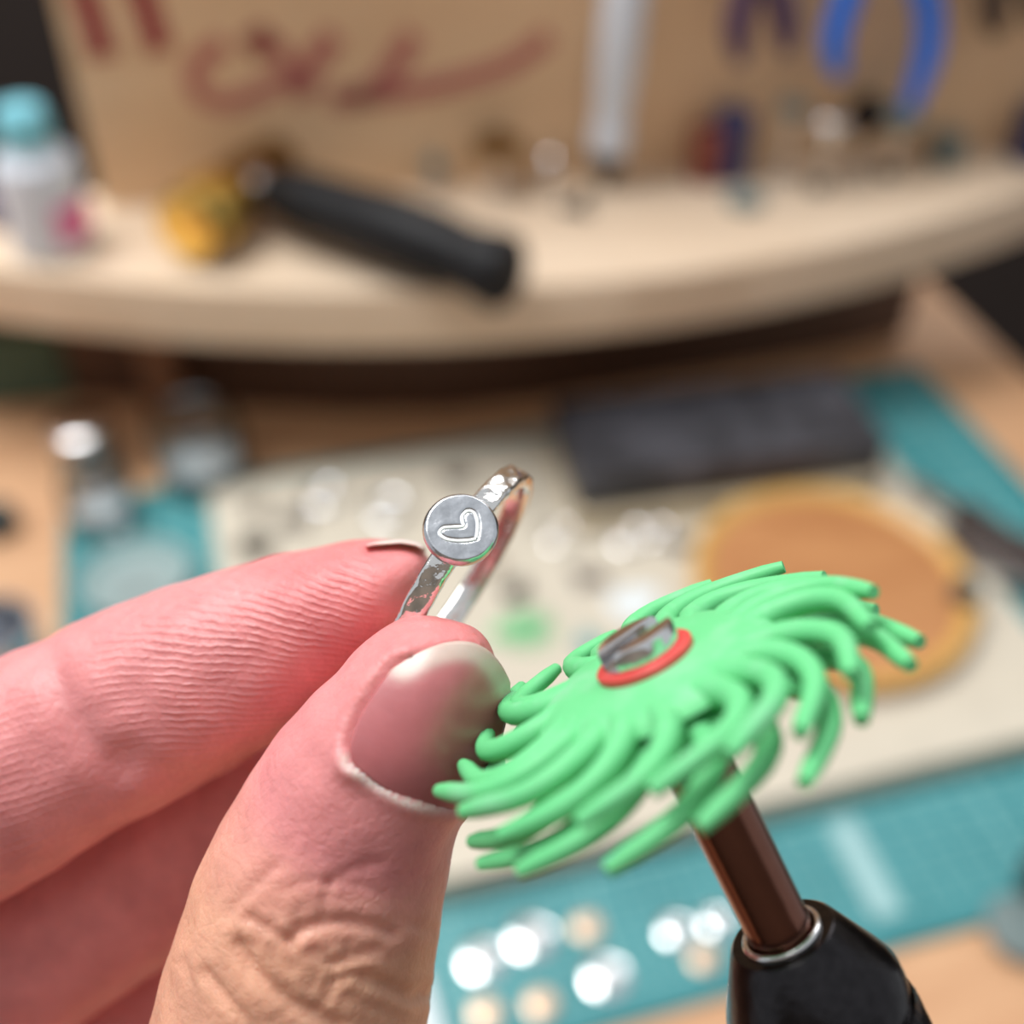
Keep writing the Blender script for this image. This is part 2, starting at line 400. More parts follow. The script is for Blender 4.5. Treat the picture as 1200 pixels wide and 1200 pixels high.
# handwriting: strokes of red marker, a hair proud of the panel
def stroke(pts, w, mat):
    q3 = cat_rom([shelf_local(panel_pt(x, y, .25)) for x, y in pts], 8 * len(pts)); m = MB()
    T = np.gradient(q3, axis=0); vs = []; n = len(q3)
    for i in range(n):
        nn = np.array([-T[i][2], 0, T[i][0]]); nn /= np.linalg.norm(nn) + 1e-9
        for s in (-1, 1):
            p = q3[i] + nn * w / 2 * s; vs += [(p[0], pb - .3, p[2]), (p[0], pb - .02, p[2])]
    fs = []
    for i in range(n - 1):
        a = i * 4; b = a + 4
        fs += [(a, a + 2, b + 2, b), (a, b, b + 1, a + 1), (a + 2, a + 3, b + 3, b + 2)]
    o = m.add(vs, fs).build('lettering_stroke', mat, panel); return o
stroke([(76, -60), (100, 0), (122, 68)], 11, 'ink'); stroke([(146, -60), (168, 0), (188, 60)], 11, 'ink')
stroke([(318, 40), (300, 52), (292, 58)], 12, 'ink')
stroke([(262, 48), (228, 82), (236, 112), (268, 120), (312, 104), (338, 84), (320, 52), (292, 44)], 8, 'ink_faded')
stroke([(392, 40), (372, 66), (346, 100)], 10, 'ink_faded'); stroke([(346, 100), (352, 108), (372, 96)], 8, 'ink_faded')
stroke([(486, 40), (462, 76), (440, 104), (408, 116), (388, 112)], 10, 'ink_faded')
stroke([(400, 116), (470, 108), (540, 94), (600, 74), (644, 42)], 9, 'ink_faded')

def on_shelf(px, py, r):
    l = shelf_local(G(px, py, SZ)); return SP(l[0], min(l[1], pb - r - 1.5))

# ------------------------------------------------------------------ hammer on the shelf
hz = SZ + 18.6
h0 = G(335, 228, hz + 2); h1 = G(592, 318, hz - 2); hx = unit(h1 - h0)
hL = np.linalg.norm(h1 - h0)
hY = unit(np.cross((0, 0, 1), hx)); hZ = np.cross(hx, hY)
ham = thing('hammer', 'short hammer with brass head and black rubber handle lying on the shelf', 'hammer', frame(h0, hx, hY, hZ))
pts = [(-8, 0, 0), (0, 0, 0), (hL * .1, 0, 0), (hL * .3, 0, .5), (hL * .5, 0, 1), (hL * .7, 0, .5), (hL * .82, 0, 0), (hL * .92, 0, -.5), (hL, 0, -1), (hL + 4, 0, -1)]
MB().sweep(cat_rom(pts, 28), np.interp(np.linspace(0, 9, 28), range(10), [10, 12, 14, 14.5, 15.5, 15, 13.5, 15.5, 16.2, 12]), 20).build('handle', 'blackrubber', ham)
hd0 = shelf_local(G(315, 178, hz)); hd1 = shelf_local(G(222, 272, hz))
p0, p1 = G(330, 182, hz), G(218, 268, hz)
def ham_loc(p): d = np.asarray(p) - h0; return np.array([d @ hx, d @ hY, d @ hZ])
a0, a1 = ham_loc(p0), ham_loc(p1)
hp = [a0 + (a1 - a0) * t for t in (0, .05, .22, .3, .55, .62, .66, .93, .97, 1)]
MB().sweep(hp, [9, 11, 11, 13, 13, 12, 15.5, 15.5, 15, 14], 24).build('head', 'brass_dark', ham)
MB().sweep([a0 + (a1 - a0) * t for t in (1, 1.02, 1.025)], [14.2, 14, 13], 24).build('striking_face', 'brass', ham)
MB().sweep([a0 + (a1 - a0) * t for t in (.665, .69, .9, .925)], [15.4, 16, 16, 15.4], 24).build('brass_collar', 'brass', ham)
MB().sweep([(-22, 0, 0), (-8, 0, 0)], [8, 9], 16).build('neck', 'steel', ham)

# ------------------------------------------------------------------ bottle at the end of the shelf
bp = on_shelf(66, 288, 24); bt = thing('squeeze_bottle', 'white squeeze bottle with cyan cap and pink print standing on the shelf', 'bottle', fz(bp, .3))
bpx = np.linalg.norm(G(18, 284, SZ) - G(112, 284, SZ)) / 2
body = MB().lathe([(bpx * .9, 0), (bpx, 2), (bpx, 36), (bpx * .92, 42), (bpx * .55, 47), (bpx * .5, 50)], 32).build('bottle_body', 'white', bt)
MB().lathe([(bpx * .52, 48), (bpx * .62, 50), (bpx * .58, 62), (bpx * .5, 64)], 28).build('cap', 'cyan', bt)
lb = MB(); n = 12
vsl = [(math.cos(a) * bpx * 1.012, math.sin(a) * bpx * 1.012, z) for z in (8, 26) for a in np.linspace(-1.35, -.15, n)]
lb.add(vsl, [(i, i + 1, n + i + 1, n + i) for i in range(n - 1)]).build('printed_label', 'pink', bt)
pp = G(6, 262, SZ); t = MB().lathe([(7, 0), (8, 1), (8, 9), (6.5, 11), (6.5, 15), (3, 16)], 24).build('paint_pot', 'violet', None, fz(pp, 0))
tag(t, 'small dark violet pot beside the white squeeze bottle', 'pot')

# ------------------------------------------------------------------ silver handpiece standing against the panel
hb = SP(*((G(712, 214, SZ) - s0) @ sx_, 0)[:1], (G(712, 214, SZ) - s0) @ sy_); hb = on_shelf(708, 220, 11)
tp = panel_pt(738, -60, 14); dirh = unit(tp - hb); Lh = np.linalg.norm(tp - hb)
hs = thing('flex_shaft_handpiece', 'silver tube shaped handpiece leaning upright on the shelf panel', 'handpiece', fdir(hb, dirh))
MB().lathe([(1.2, 0), (1.2, 3), (3, 4), (4.5, 6), (7.2, 9), (7.2, 17), (6, 18)], 28).build('chuck', 'blackmetal', hs)
MB().lathe([(6, 18), (8.8, 19), (9.5, 22), (9.5, 30), (8, 33), (8.6, 40), (9.8, 60), (9.8, Lh), (8, Lh + 3)], 32).build('barrel', 'white', hs)
kp = G(680, 240, SZ)
t = thing('chuck_key', 'small black chuck key lying beside the silver handpiece', 'key', fz(kp, 1.2))
MB().sweep([(-9, 0, 2.2), (9, 0, 2.2)], [2.2, 2], 12).build('stem', 'blackmetal', t); MB().sweep([(-9, -8, 2.2), (-9, 8, 2.2)], [2, 2], 12).build('crossbar', 'blackmetal', t)

# ------------------------------------------------------------------ pliers hanging on the rail, grips down
def pliers(pxl, pxr, grip, label):
    """pxl / pxr: pixel polylines of the two grips, bottom to top"""
    off = 22
    L_ = [panel_pt(x, y, off) for x, y in pxl]; R_ = [panel_pt(x, y, off) for x, y in pxr]
    piv = (L_[-1] + R_[-1]) / 2; piv = SP(*(shelf_local(piv)[:2]), 0); z = s0 * 0
    sl = shelf_local((L_[-1] + R_[-1]) / 2)
    top = np.array([s0[0], s0[1], BT]) + sx_ * sl[0] + sy_ * sl[1] + np.array([0, 0, rz + 12])
    root = thing('pliers', label, 'pliers', fz(top, S_ang), 'pliers hanging on the shelf rail')
    def loc(p): d = np.asarray(p) - top; return np.array([d @ sx_, d @ sy_, d[2]])
    for side, pl in ((-1, L_), (1, R_)):
        q3 = [loc(p) for p in pl]
        g = cat_rom(q3, 20); rr = np.interp(np.linspace(0, 1, 20), [0, .08, .3, .8, 1], [2.6, 4.6, 6.2, 6, 4.4])
        MB().sweep(g, rr, 14, ref=(0, 1, 0)).build('grip', grip, root)
        MB().sweep(cat_rom([q3[-1], (q3[-1] + np.array([side * 4, 0, -2])) / 2, (side * -1.5, 0, 0)], 8), np.linspace(3, 4, 8), 12).build('handle_arm', 'steel', root)
        MB().sweep([(side * 1.8, 0, 0), (side * 3, 0, 6), (side * 2.4, 0, 14), (side * 1.1, 0, 32)], [4, 4.2, 3, 1], 12).build('jaw', 'steel', root)
    MB().sweep([(0, -5, 0), (0, 5, 0)], [4, 4], 16).build('pivot', 'steel', root)
pliers([(984, 88), (978, 50), (990, 5), (1004, -40)], [(1064, 132), (1088, 60), (1086, 0), (1066, -45)], 'blue', 'bright blue handled pliers hanging on the shelf rail')
pliers([(868, 74), (864, 35), (872, 0), (880, -40)], [(922, 62), (921, 30), (914, 0), (904, -40)], 'violet', 'dark violet handled pliers hanging on the shelf rail')
pliers([(1168, 40), (1164, 10), (1170, -25), (1180, -50)], [(1212, 30), (1215, 5), (1208, -25), (1200, -50)], 'darkgrip', 'brown handled pliers hanging on the shelf rail')

# ------------------------------------------------------------------ rotary bits and little pots standing on the shelf
def bit(px, py, kind, mat, h, r, label, tilt=0.):
    h *= 1.25; r *= 1.3; p = on_shelf(px, py, max(r, 6))
    o = thing('rotary_bit', label, 'rotary bit', fz(p, random.random()), 'rotary bits standing on the shelf')
    o.matrix_world = o.matrix_world @ Matrix.Rotation(tilt, 4, 'Y')
    MB().sweep([(0, 0, 0), (0, 0, h)], [1.6, 1.4], 10).build('shank', 'steel', o)
    if kind == 'wheel': MB().lathe([(2, h - 3), (r, h - 2), (r, h + 2), (2, h + 3)], 24).build('wheel', mat, o)
    elif kind == 'brush': MB().lathe([(2, h - 6), (r * .6, h - 5), (r, h + 3), (r * .8, h + 5)], 18).build('brush', mat, o)
    else: MB().lathe([(1.5, h - r), (r, h), (r * .9, h + r), (.5, h + r * 1.6)], 18).build('cone', mat, o)
    MB().lathe([(4.5, 0), (5, .6), (5, 3.5), (4, 4)], 18).build('foot', 'steel' if kind != 'brush' else 'blackmetal', o)
bit(576, 206, 'wheel', 'brass_dark', 20, 9, 'brown brass wheel bit standing on the shelf near the silver handpiece')
bit(505, 206, 'cone', 'greyrubber', 10, 3.5, 'small grey cone bit on the shelf behind the black hammer handle')
bit(640, 208, 'cone', 'steel', 9, 3, 'small steel cone bit between the brass wheel bit and the handpiece')
bit(915, 212, 'wheel', 'greyrubber', 30, 6, 'grey wheel bit standing under the violet handled pliers')
bit(958, 222, 'brush', 'steel', 26, 6, 'steel brush bit standing between the violet and blue handled pliers')
bit(1000, 204, 'cone', 'blackmetal', 22, 7, 'dark cone bit standing below the blue handled pliers')
bit(1040, 206, 'brush', 'greyrubber', 24, 8, 'grey brush bit standing below the blue handled pliers')
def pot(px, py, r, h, mat, lid, label):
    o = thing('small_pot', label, 'pot', fz(on_shelf(px, py, r * 1.1), 0), 'small pots on the shelf')
    MB().lathe([(r * .9, 0), (r, 1), (r, h * .7), (r * .9, h * .74)], 24).build('pot_body', mat, o)
    MB().lathe([(r * .95, h * .72), (r * 1.06, h * .75), (r * 1.06, h * .97), (r * .9, h)], 24).build('lid', lid, o)
pot(806, 180, 8.5, 26, 'maroon', 'maroon', 'small maroon pot standing by the navy pot on the shelf')
pot(846, 200, 9, 34, 'navy', 'navy', 'small navy blue pot standing by the maroon pot on the shelf')
pot(1106, 190, 8, 14, 'greyrubber', 'greyrubber', 'low grey green pot on the shelf between the blue and brown handled pliers')
pot(1198, 182, 10, 28, 'navy', 'navy', 'navy blue pot on the shelf beneath the brown handled pliers')
t = MB().lathe([(5, 0), (9, 1), (9.5, 3), (6, 6), (2, 8), (.3, 8.5)], 20).build('abrasive_stone', 'greyrubber', None, fz(G(872, 240, SZ), 0)); tag(t, 'grey domed abrasive stone lying on the shelf in front of the navy pot', 'stone')

# under the shelf
gp = G(20, 462, BT); t = MB().prism(round_rect(-60, 34, 0, 24, 8), 0, 40, 6).build('storage_pouch', 'greenbox', None, fz((gp[0], gp[1] - 8, BT), S_ang)); tag(t, 'sage green cloth pouch lying under the shelf', 'pouch')

# ------------------------------------------------------------------ glass and small pots on the bench, left of the board
def jar(px, py, z, r, h, label, lidded=False):
    o = thing('glass_jar', label, 'jar', fz(G(px, py, z), 0), 'little glass jars on the bench')
    m = MB().lathe([(r * .85, 0), (r, 1.5), (r, h * .8), (r * .9, h * .9), (r * .92, h), (r * .8, h), (r * .78, h * .9), (r * .86, h * .78), (r * .86, 3), (.01, 2.5)], 32)
    m.build('jar_wall', 'clear', o)
    MB().lathe([(r * .84, 2.6), (r * .84, h * .4), (r * .3, h * .5), (.01, h * .5)], 20).build('filling', plain('matte_silver', (170, 170, 174), .6, .6), o)
    if lidded: MB().lathe([(r * .95, h + .05), (r * 1.04, h + .6), (r * 1.04, h + 5), (r * .9, h + 6)], 28).build('lid', 'steel', o)
jar(240, 560, BT, 22, 36, 'clear glass jar by the far corner of the cream board')
jar(122, 606, 0, 16, 24, 'clear glass jar on the corner of the cutting mat', False)
jar(108, 548, BT, 14, 22, 'small steel lidded glass jar behind the mat corner jar', True)
o = thing('glass_dish', 'shallow clear glass dish on the mat beside the cream board', 'dish', fz(G(162, 690, 0), 0))
MB().lathe([(14, 0), (20, 2), (24, 9), (23, 9.5), (19, 3.5), (.01, 2.2)], 40).build('bowl', 'hazy', o)
o = thing('steel_cup', 'dull steel cup on the bench left of the cutting mat', 'cup', fz(G(8, 790, BT), 0))
MB().lathe([(13, 0), (15, 1), (17, 26), (18, 27), (16, 27), (13.5, 3), (.01, 2.5)], 32).build('cup_wall', 'silver_disc', o)
t = MB().lathe([(8, 0), (9, 1), (9, 10), (6, 13), (1, 14)], 24).build('rubber_stopper', 'darkrubber', None, fz(G(0, 620, BT), 0)); tag(t, 'dark rubber stopper on the bench left of the glass jars', 'stopper')

# ------------------------------------------------------------------ loose pieces on the board
def jump(px, py, R, r, mat, label):
    t = MB().torus(R, r, 26, 8, (0, 0, r)).build('jump_ring', mat, None, fz(G(px, py, TZ), 0)); tag(t, label, 'ring', 'loose rings on the cream board')
def scrap(px, py, r, mat, label, a=0., h=1.2):
    poly = [(r * (1 + .35 * math.sin(3 * k + a)) * math.cos(k * math.pi / 4), r * .7 * (1 + .3 * math.cos(2 * k + a)) * math.sin(k * math.pi / 4)) for k in range(8)]
    t = MB().prism(poly, 0, h, .3).build('metal_scrap', mat, None, fz(G(px, py, TZ), a)); tag(t, label, 'scrap', 'metal scraps on the cream board')
jump(655, 630, 7, .9, 'steel', 'thin steel ring lying alone on the cream board')
jump(380, 585, 8, 1.4, 'silver_disc', 'thick silver ring on the far part of the board')
jump(455, 600, 9, 1.6, 'silver_disc', 'thick silver ring on the board behind the fingertip')
jump(735, 632, 8, 1.3, 'steel', 'steel ring in front of the cream tile')
jump(768, 628, 6, 1.2, 'steel', 'small steel ring in front of the cream tile')
scrap(300, 640, 9, 'blackmetal', 'dark grey metal scrap on the board above the finger', .4, 2)
scrap(300, 598, 7, 'steel', 'small pale steel scrap near the board corner', 1.4)
scrap(345, 610, 9, 'silver_disc', 'wide silver scrap among rings near the board corner', 2.2)
scrap(605, 694, 7, 'blackmetal', 'dark grey metal scrap by the ring disc edge', 1.1, 2)
scrap(578, 664, 6, 'steel', 'bluish steel scrap behind the held ring', .8)
scrap(690, 678, 9, 'silver_disc', 'grey silver scrap in front of the lone steel ring', 2.6)
scrap(796, 640, 7, 'steel', 'pale steel scrap between tile and amber dish', .1)
scrap(742, 705, 12, 'paper', 'flat white scrap beside the amber dish', .6, .6)
scrap(690, 755, 7, 'mat', 'teal scrap on the board behind the green bristle wheel', 1.8)
scrap(535, 560, 8, 'silver_disc', 'silver scrap on the far edge of the board', .3)
# used flat bristle wheel
fw = thing('used_bristle_wheel', 'small used green bristle wheel lying flat on the board', 'bristle wheel', fz(G(618, 738, TZ), .3))
MB().lathe([(4, 0), (5, .3), (5, 1.2), (4, 1.4)], 20).build('hub', 'green', fw)
bm_ = MB().sweep(cat_rom([(4, 0, .7), (6.5, 1.6, .7), (9.5, 1.4, .7), (12, -.6, .7)], 8), [.6] * 8, 6).mesh('bristle', M['green'])
for k in range(16): link('bristle', bm_, fw, Matrix.Rotation(2 * math.pi * k / 16, 4, 'Z'))
scrap(588, 742, 5, 'green', 'pale green offcut lying beside the used bristle wheel', .2)

# file with a dark handle across the board's edge
f0, f1 = G(1120, 600, 12), G(1230, 668, 12)
fx = unit(f1 - f0); fl = thing('wood_handled_file', 'dark handled steel file lying across the mat right of the dish', 'file', frame(f0, fx, unit(np.cross((0, 0, 1), fx)), np.cross(fx, unit(np.cross((0, 0, 1), fx)))))
fLn = np.linalg.norm(f1 - f0)
MB().sweep(cat_rom([(0, 0, 0), (8, 0, 0), (30, 0, 0), (fLn, 0, 0), (fLn + 30, 0, 0)], 16), np.interp(np.linspace(0, 1, 16), [0, .1, .4, .8, 1], [5, 8, 7, 9, 6]), 16).build('handle', 'darkgrip', fl)
MB().box(-26, 0, -4, 4, -2, 2, .4).build('blade', 'silver_disc', fl, smooth=False)
p = G(1168, 665, TZ)
t = MB().prism(round_rect(-28, 30, -8, 8, 4), 0, 5, 1).build('steel_stamp', 'silver_disc', None, fz((p[0], p[1], TZ), -.5)); tag(t, 'flat grey steel stamp resting beside the amber dish', 'stamp')
t = MB().lathe([(5, 0), (6, 1), (6, 6), (3, 8), (.5, 8.4)], 20).build('rubber_bead', 'darkrubber', None, fz(G(1128, 694, TZ + 10.2), 0))
t.matrix_world = fz(G(1130, 700, TZ + 8) * np.array([1, 1, 0]) + np.array([0, 0, TZ + 8.2]), 0); tag(t, 'black rubber bead sitting on the edge of the amber dish', 'bead')

# ------------------------------------------------------------------ blank discs on the mat
def blank(px, py, r, mat, label, tilt=(0, 0), z=0.):
    t = MB().lathe([(r * .96, 0), (r, .25), (r, .85), (r * .9, 1.15), (r * .4, 1.3), (.01, 1.32)], 28).build('metal_blank', mat, None, fz(G(px, py, z), 0))
    tag(t, label, 'metal disc', 'round metal blanks on the mat')
blank(566, 1126, 7, 'blank_silver', 'bright silver disc lying on the mat next to the thumb')
blank(623, 1100, 7.4, 'blank_silver', 'largest bright silver disc on the mat, beside a copper disc')
blank(711, 1146, 7, 'blank_silver', 'bright silver disc lying apart from the others in front of a copper disc')
blank(793, 1092, 5.6, 'blank_silver', 'smaller silver disc on the mat left of the tool shaft')
blank(842, 1082, 5.6, 'blank_silver', 'smaller silver disc on the mat partly behind the tool shaft')
blank(688, 1087, 5, 'blank_copper', 'pale copper disc between the large silver discs')
blank(825, 1124, 4.8, 'blank_copper', 'pale copper disc beside the black tool collet')
blank(569, 1188, 5, 'blank_copper', 'pale copper disc below the silver disc next to the thumb')
blank(634, 1178, 5, 'blank_copper', 'pale copper disc at the mat front between silver discs')
p = G(490, 1190, 0); t = MB().prism([(-16, -30), (10, -30), (4, 14), (-12, 16)], 0.02, .5).build('paper_slip', 'paper', None, fz(p, .2)); tag(t, 'pale blue white paper slip on the mat behind the thumb', 'paper')
a_, b2 = G(985, 962, 0), G(1040, 1072, 0); dv = unit(b2 - a_)
t = MB().prism(round_rect(-np.linalg.norm(b2 - a_) / 2, np.linalg.norm(b2 - a_) / 2, -5, 5, 2, 3), 0.02, .25).build('pale_strip', plain('pale_strip_teal', (158, 196, 198), .4), None, fz((a_ + b2) / 2, math.atan2(dv[1], dv[0]))); tag(t, 'pale strip on the mat behind the collet', 'tape')  # thin pale teal strip lying flat on the mat
t = MB().lathe([(7, 0), (9, 1), (9, 14), (7, 16), (1, 16.5)], 24).build('rubber_stopper', 'darkrubber', None, fz(G(1222, 1040, 0), 0)); tag(t, 'tall dark rubber stopper standing on the mat grid near the bench edge', 'stopper')
t = MB().lathe([(10, 0), (12, 1), (12, 3), (10, 4), (4, 4.4), (.1, 4.4)], 28).build('polishing_wheel', 'greyrubber', None, fz(G(1196, 1092, 0), 0)); tag(t, 'grey green polishing wheel lying over the mat edge', 'wheel')

# ------------------------------------------------------------------ rotary tool with the bristle wheel
def cdir(v): return unit(c2w(v))
u3 = np.array([.892, -.452, 0.0]); u3 /= np.linalg.norm(u3)
d3 = np.array([.385, .845, .15]); d3 -= (d3 @ u3) * u3; d3 /= np.linalg.norm(d3)
Xw, Zw = cdir(u3), cdir(-d3); Yw = np.cross(Zw, Xw)
SH = 1.6
tool = thing('rotary_tool', 'black rotary tool with a mint green swirled bristle wheel on its shaft', 'rotary tool', frame(P(757, 774, 64.5), Xw, Yw, Zw))
base = [(0.2, -4.4), (2.9, -5.8), (3.9, -8.5), (2.7, -11.1), (-.9, -13.2)]
def bristle_path(sc, sag, bulge, wave):
    out = []
    for i, (x, y) in enumerate(base):
        f = i / 4; x2, y2 = x * bulge + wave * math.sin(f * 5), y * (1 + (sc - 1) * f); r = math.hypot(x2, y2)
        out.append((x2, y2, -.62 - .5 * max(0, 1 - f * 2.6) - sag * (max(0, r - 5) / 9) ** 1.3 + .25 * wave * math.sin(f * 7)))
    return cat_rom(out, 16)
for li, (zo, nb, ph, sg) in enumerate(((0, 20, .1, 1.3), (-1.5, 18, .28, 2.3))):
    hub = MB().lathe([(2.6, zo - 1.35), (6.6, zo - 1.5), (7.3, zo - 1.2), (7.0, zo - .7), (6.0, zo - .2), (4.5, zo - .02), (.05, zo)], 48).build('bristle_wheel', 'green', tool)
    variants = []
    for j in range(8):
        pth = bristle_path(random.uniform(.93, 1.06), sg + random.uniform(-.7, .7), random.uniform(.85, 1.2), random.uniform(-.3, .3))
        m = MB(); rr = np.interp(np.linspace(0, 1, 16), [0, .2, .5, .8, .97, 1], [.85, .88, .74, .60, .52, .40])
        m.sweep(pth, rr, 10); variants.append(m.mesh('bristle', M['green']))
    for k in range(nb):
        R = Matrix.Rotation(ph + 2 * math.pi * (k + random.uniform(-.2, .2)) / nb, 4, 'Z')
        link('bristle', variants[(k * 3 + li) % 8], hub, Matrix.Translation((0, 0, zo / 1000)) @ R)
MB().lathe([(2.9, 0), (2.9, .35), (2.7, .5), (.05, .5)], 40).build('red_washer', 'red', tool)
scr = MB().lathe([(2.15, .5), (2.3, .55), (2.3, .62), (.05, .62)], 36).build('screw', 'steel', tool)
for s in (-1, 1):
    seg = [(2.3 * math.cos(a), s * (2.3 * math.sin(a))) for a in np.linspace(math.asin(.8 / 2.3), math.pi - math.asin(.8 / 2.3), 16)]
    MB().prism(seg, .62, 1.7, .2).build('slotted_half', 'steel', scr, Matrix.Rotation(.42, 4, 'Z'))
MB().lathe([(1.95, -17.6 - SH), (2.0, -3.6), (2.3, -3.3), (2.3, -2.7)][::1], 36).build('shaft', 'shaft', tool)
# collet
col_ = MB().lathe([(1.97, -19.5 - SH), (1.97, -17.3 - SH), (2.1, -17.0 - SH), (3.1, -17.0 - SH), (3.35, -17.2 - SH), (5.1, -20.5 - SH), (5.45, -21.3 - SH), (5.45, -22.5 - SH), (5.2, -22.8 - SH), (5.2, -23.2 - SH)][::-1], 48).build('collet_nut', 'blackmetal', tool)
MB().torus(2.25, .24, 40, 10, (0, 0, -16.95 - SH)).build('collet_ring', 'steel', tool)
kn = MB(); n = 60
ringz = np.linspace(-33 - SH, -23.2 - SH, 14); vv = []
for i, z in enumerate(ringz):
    for k in range(n * 2):
        r = 5.5 + .14 * (1 if (k + i) % 2 else -1) * (0 if i in (0, 13) else 1); a = 2 * math.pi * k / (n * 2); vv.append((r * math.cos(a), r * math.sin(a), z))
N2 = n * 2; kn.add(vv, [(i * N2 + k, i * N2 + (k + 1) % N2, (i + 1) * N2 + (k + 1) % N2, (i + 1) * N2 + k) for i in range(13) for k in range(N2)] + [tuple(range(N2 - 1, -1, -1)), tuple(13 * N2 + k for k in range(N2))])
kn.build('knurled_sleeve', 'blackmetal', tool)
MB().lathe([(5.3, -33 - SH), (8.4, -36 - SH), (9, -40 - SH), (9, -110 - SH), (11, -120 - SH), (11, -150 - SH), (6, -154 - SH)][::-1], 40).build('handle_body', 'blackrubber', tool)

# ------------------------------------------------------------------ silver ring held in the fingers
D = np.array([(540 - 600) / F * 74.2, (617 - 600) / F * 74.2, 74.2])
tb = unit([.52, -.854, 0]); wb = np.array([.854, .52, 0])
nd = math.cos(.36) * np.array([0, 0, -1.]) + math.sin(.36) * tb; nd = unit(nd - .15 * wb)
tt = unit(tb - (tb @ nd) * nd); wx = np.cross(tt, nd)
RM = 8.3
rc = D - (RM + .55 + .95) * nd
rg = thing('ring', 'hammered silver ring with a heart stamped round top pinched between finger and thumb', 'ring', frame(CAM + c2w(rc), cdir(wx), cdir(tt), cdir(nd)))
# local: x = ring axis, y = along band at the top, z = outward through the disc
n = 150; pr = [p for p in round_rect(-.88, .88, -.55, .55, .3, 3)]; pr = pr[:4] + [(x, .55) for x in np.linspace(.5, -.5, 7)] + pr[4:]
vv = []
for i in range(n):
    a = 2 * math.pi * i / n; e = 1 + .012 * math.sin(i * 1.9) + .008 * math.sin(i * .83 + 1)
    for x, h in pr:
        hh = h + ((.075 * math.sin(i * .62 + x * 2.3) * math.cos(i * .31 + x * 2) + .03 * math.sin(i * 1.15 - x * 4)) if h > 0 else 0); r = RM + hh
        vv.append((x * e, r * math.sin(a), r * math.cos(a)))
m = len(pr)
bd = MB().add(vv, [(i * m + k, i * m + (k + 1) % m, ((i + 1) % n) * m + (k + 1) % m, ((i + 1) % n) * m + k) for i in range(n) for k in range(m)]).build('band', 'silver', rg)
z0 = RM + .5
# disc top with the heart pressed in: polar grid
RD = 2.42
hp_ = cat_rom([((x - 560) / 175 * 2.42, (465 - y) / 175 * 2.42) for x, y in ((632, 522), (600, 530), (540, 532), (490, 522), (462, 496), (478, 470), (520, 464), (570, 460), (568, 440), (566, 410), (590, 384), (620, 392), (636, 430), (638, 480), (632, 522))], 200)
ha = 0.
# the heart points to the lower right of the disc: narrow, open strokes
rotm = np.array([[math.cos(ha), -math.sin(ha)], [math.sin(ha), math.cos(ha)]])
hp_ = hp_ @ rotm.T
nr, na = 60, 160; vv = []; 
# disc-plane axes as seen in the picture: image right / image up expressed in (x, y) of the ring
ix = np.array([wx @ [1, 0, 0], tt @ [1, 0, 0]]); iy = np.array([wx @ [0, -1, 0], tt @ [0, -1, 0]])
for i in range(nr + 1):
    rr = RD * i / nr
    for k in range(na):
        a = 2 * math.pi * k / na; x, y = rr * math.cos(a), rr * math.sin(a)
        e = max(0, rr - (RD - .3)) / .3; z = z0 + .95 - .28 * e ** 2.4
        q2 = np.array([x, y]); img = np.array([q2 @ unit(ix), q2 @ unit(iy)])
        dd = np.min(np.hypot(hp_[:, 0] - img[0], hp_[:, 1] - img[1]))
        z += -.12 * math.exp(-(dd / .14) ** 2)
        z += .014 * math.sin(x * 3.1 + 1) * math.sin(y * 2.7)
        vv.append((x, y, z))
fs = [(i * na + k, i * na + (k + 1) % na, (i + 1) * na + (k + 1) % na, (i + 1) * na + k) for i in range(nr) for k in range(na)]
o_ = len(vv)
for r, z in ((RD + .06, z0 + .45), (RD, z0 + .12), (RD - .2, z0 - .05), (.05, z0 - .05)):
    vv += [(r * math.cos(2 * math.pi * k / na), r * math.sin(2 * math.pi * k / na), z) for k in range(na)]
for j in range(4): fs += [((nr + j) * na + k, (nr + j) * na + (k + 1) % na, (nr + j + 1) * na + (k + 1) % na, (nr + j + 1) * na + k) for k in range(na)]
dsk = MB().add(vv, fs); dsk_o = dsk.build('stamped_disc', 'silver_disc', rg)
inv = np.linalg.inv(np.array([unit(ix), unit(iy)])); hq = hp_ @ inv.T
MB().sweep([(a, b, z0 + .95 - .09 + .012 * math.sin(a * 3.1 + 1) * math.sin(b * 2.7)) for a, b in hq[::2]], .115, 8, flat=.8).build('heart_stamp', plain('frosted_silver', (250, 250, 250), .5, .55, .02, 900, .00005), dsk_o)

# ------------------------------------------------------------------ the hand
def finger(secs, n=44):
    """secs: px, py, half width in px, depth, half depth in mm, tip first"""
    s = np.array(secs, float); s = cat_rom(s, n)
    C = np.array([CAM + c2w([(a - 600) / F * d, (b - 600) / F * d, d]) for a, b, _, d, _ in s])
    w = s[:, 2] * s[:, 3] / F; h = s[:, 4]
    T = np.gradient(C, axis=0); T /= np.linalg.norm(T, axis=1)[:, None]
    m = MB(); K = 28; vs = []
    for i in range(n):
        view = unit(C[i] - CAM); S = unit(np.cross(T[i], view)); Dp = np.cross(S, T[i])
        for k in range(K):
            a = 2 * math.pi * k / K; ca, sa = math.cos(a), math.sin(a)
            vs.append(C[i] + S * w[i] * math.copysign(abs(ca) ** .92, ca) + Dp * h[i] * math.copysign(abs(sa) ** .92, sa))
    fs = [(i * K + k, i * K + (k + 1) % K, (i + 1) * K + (k + 1) % K, (i + 1) * K + k) for i in range(n - 1) for k in range(K)]
    fs += [tuple(range(K - 1, -1, -1)), tuple((n - 1) * K + k for k in range(K))]
    return (vs, fs, C)
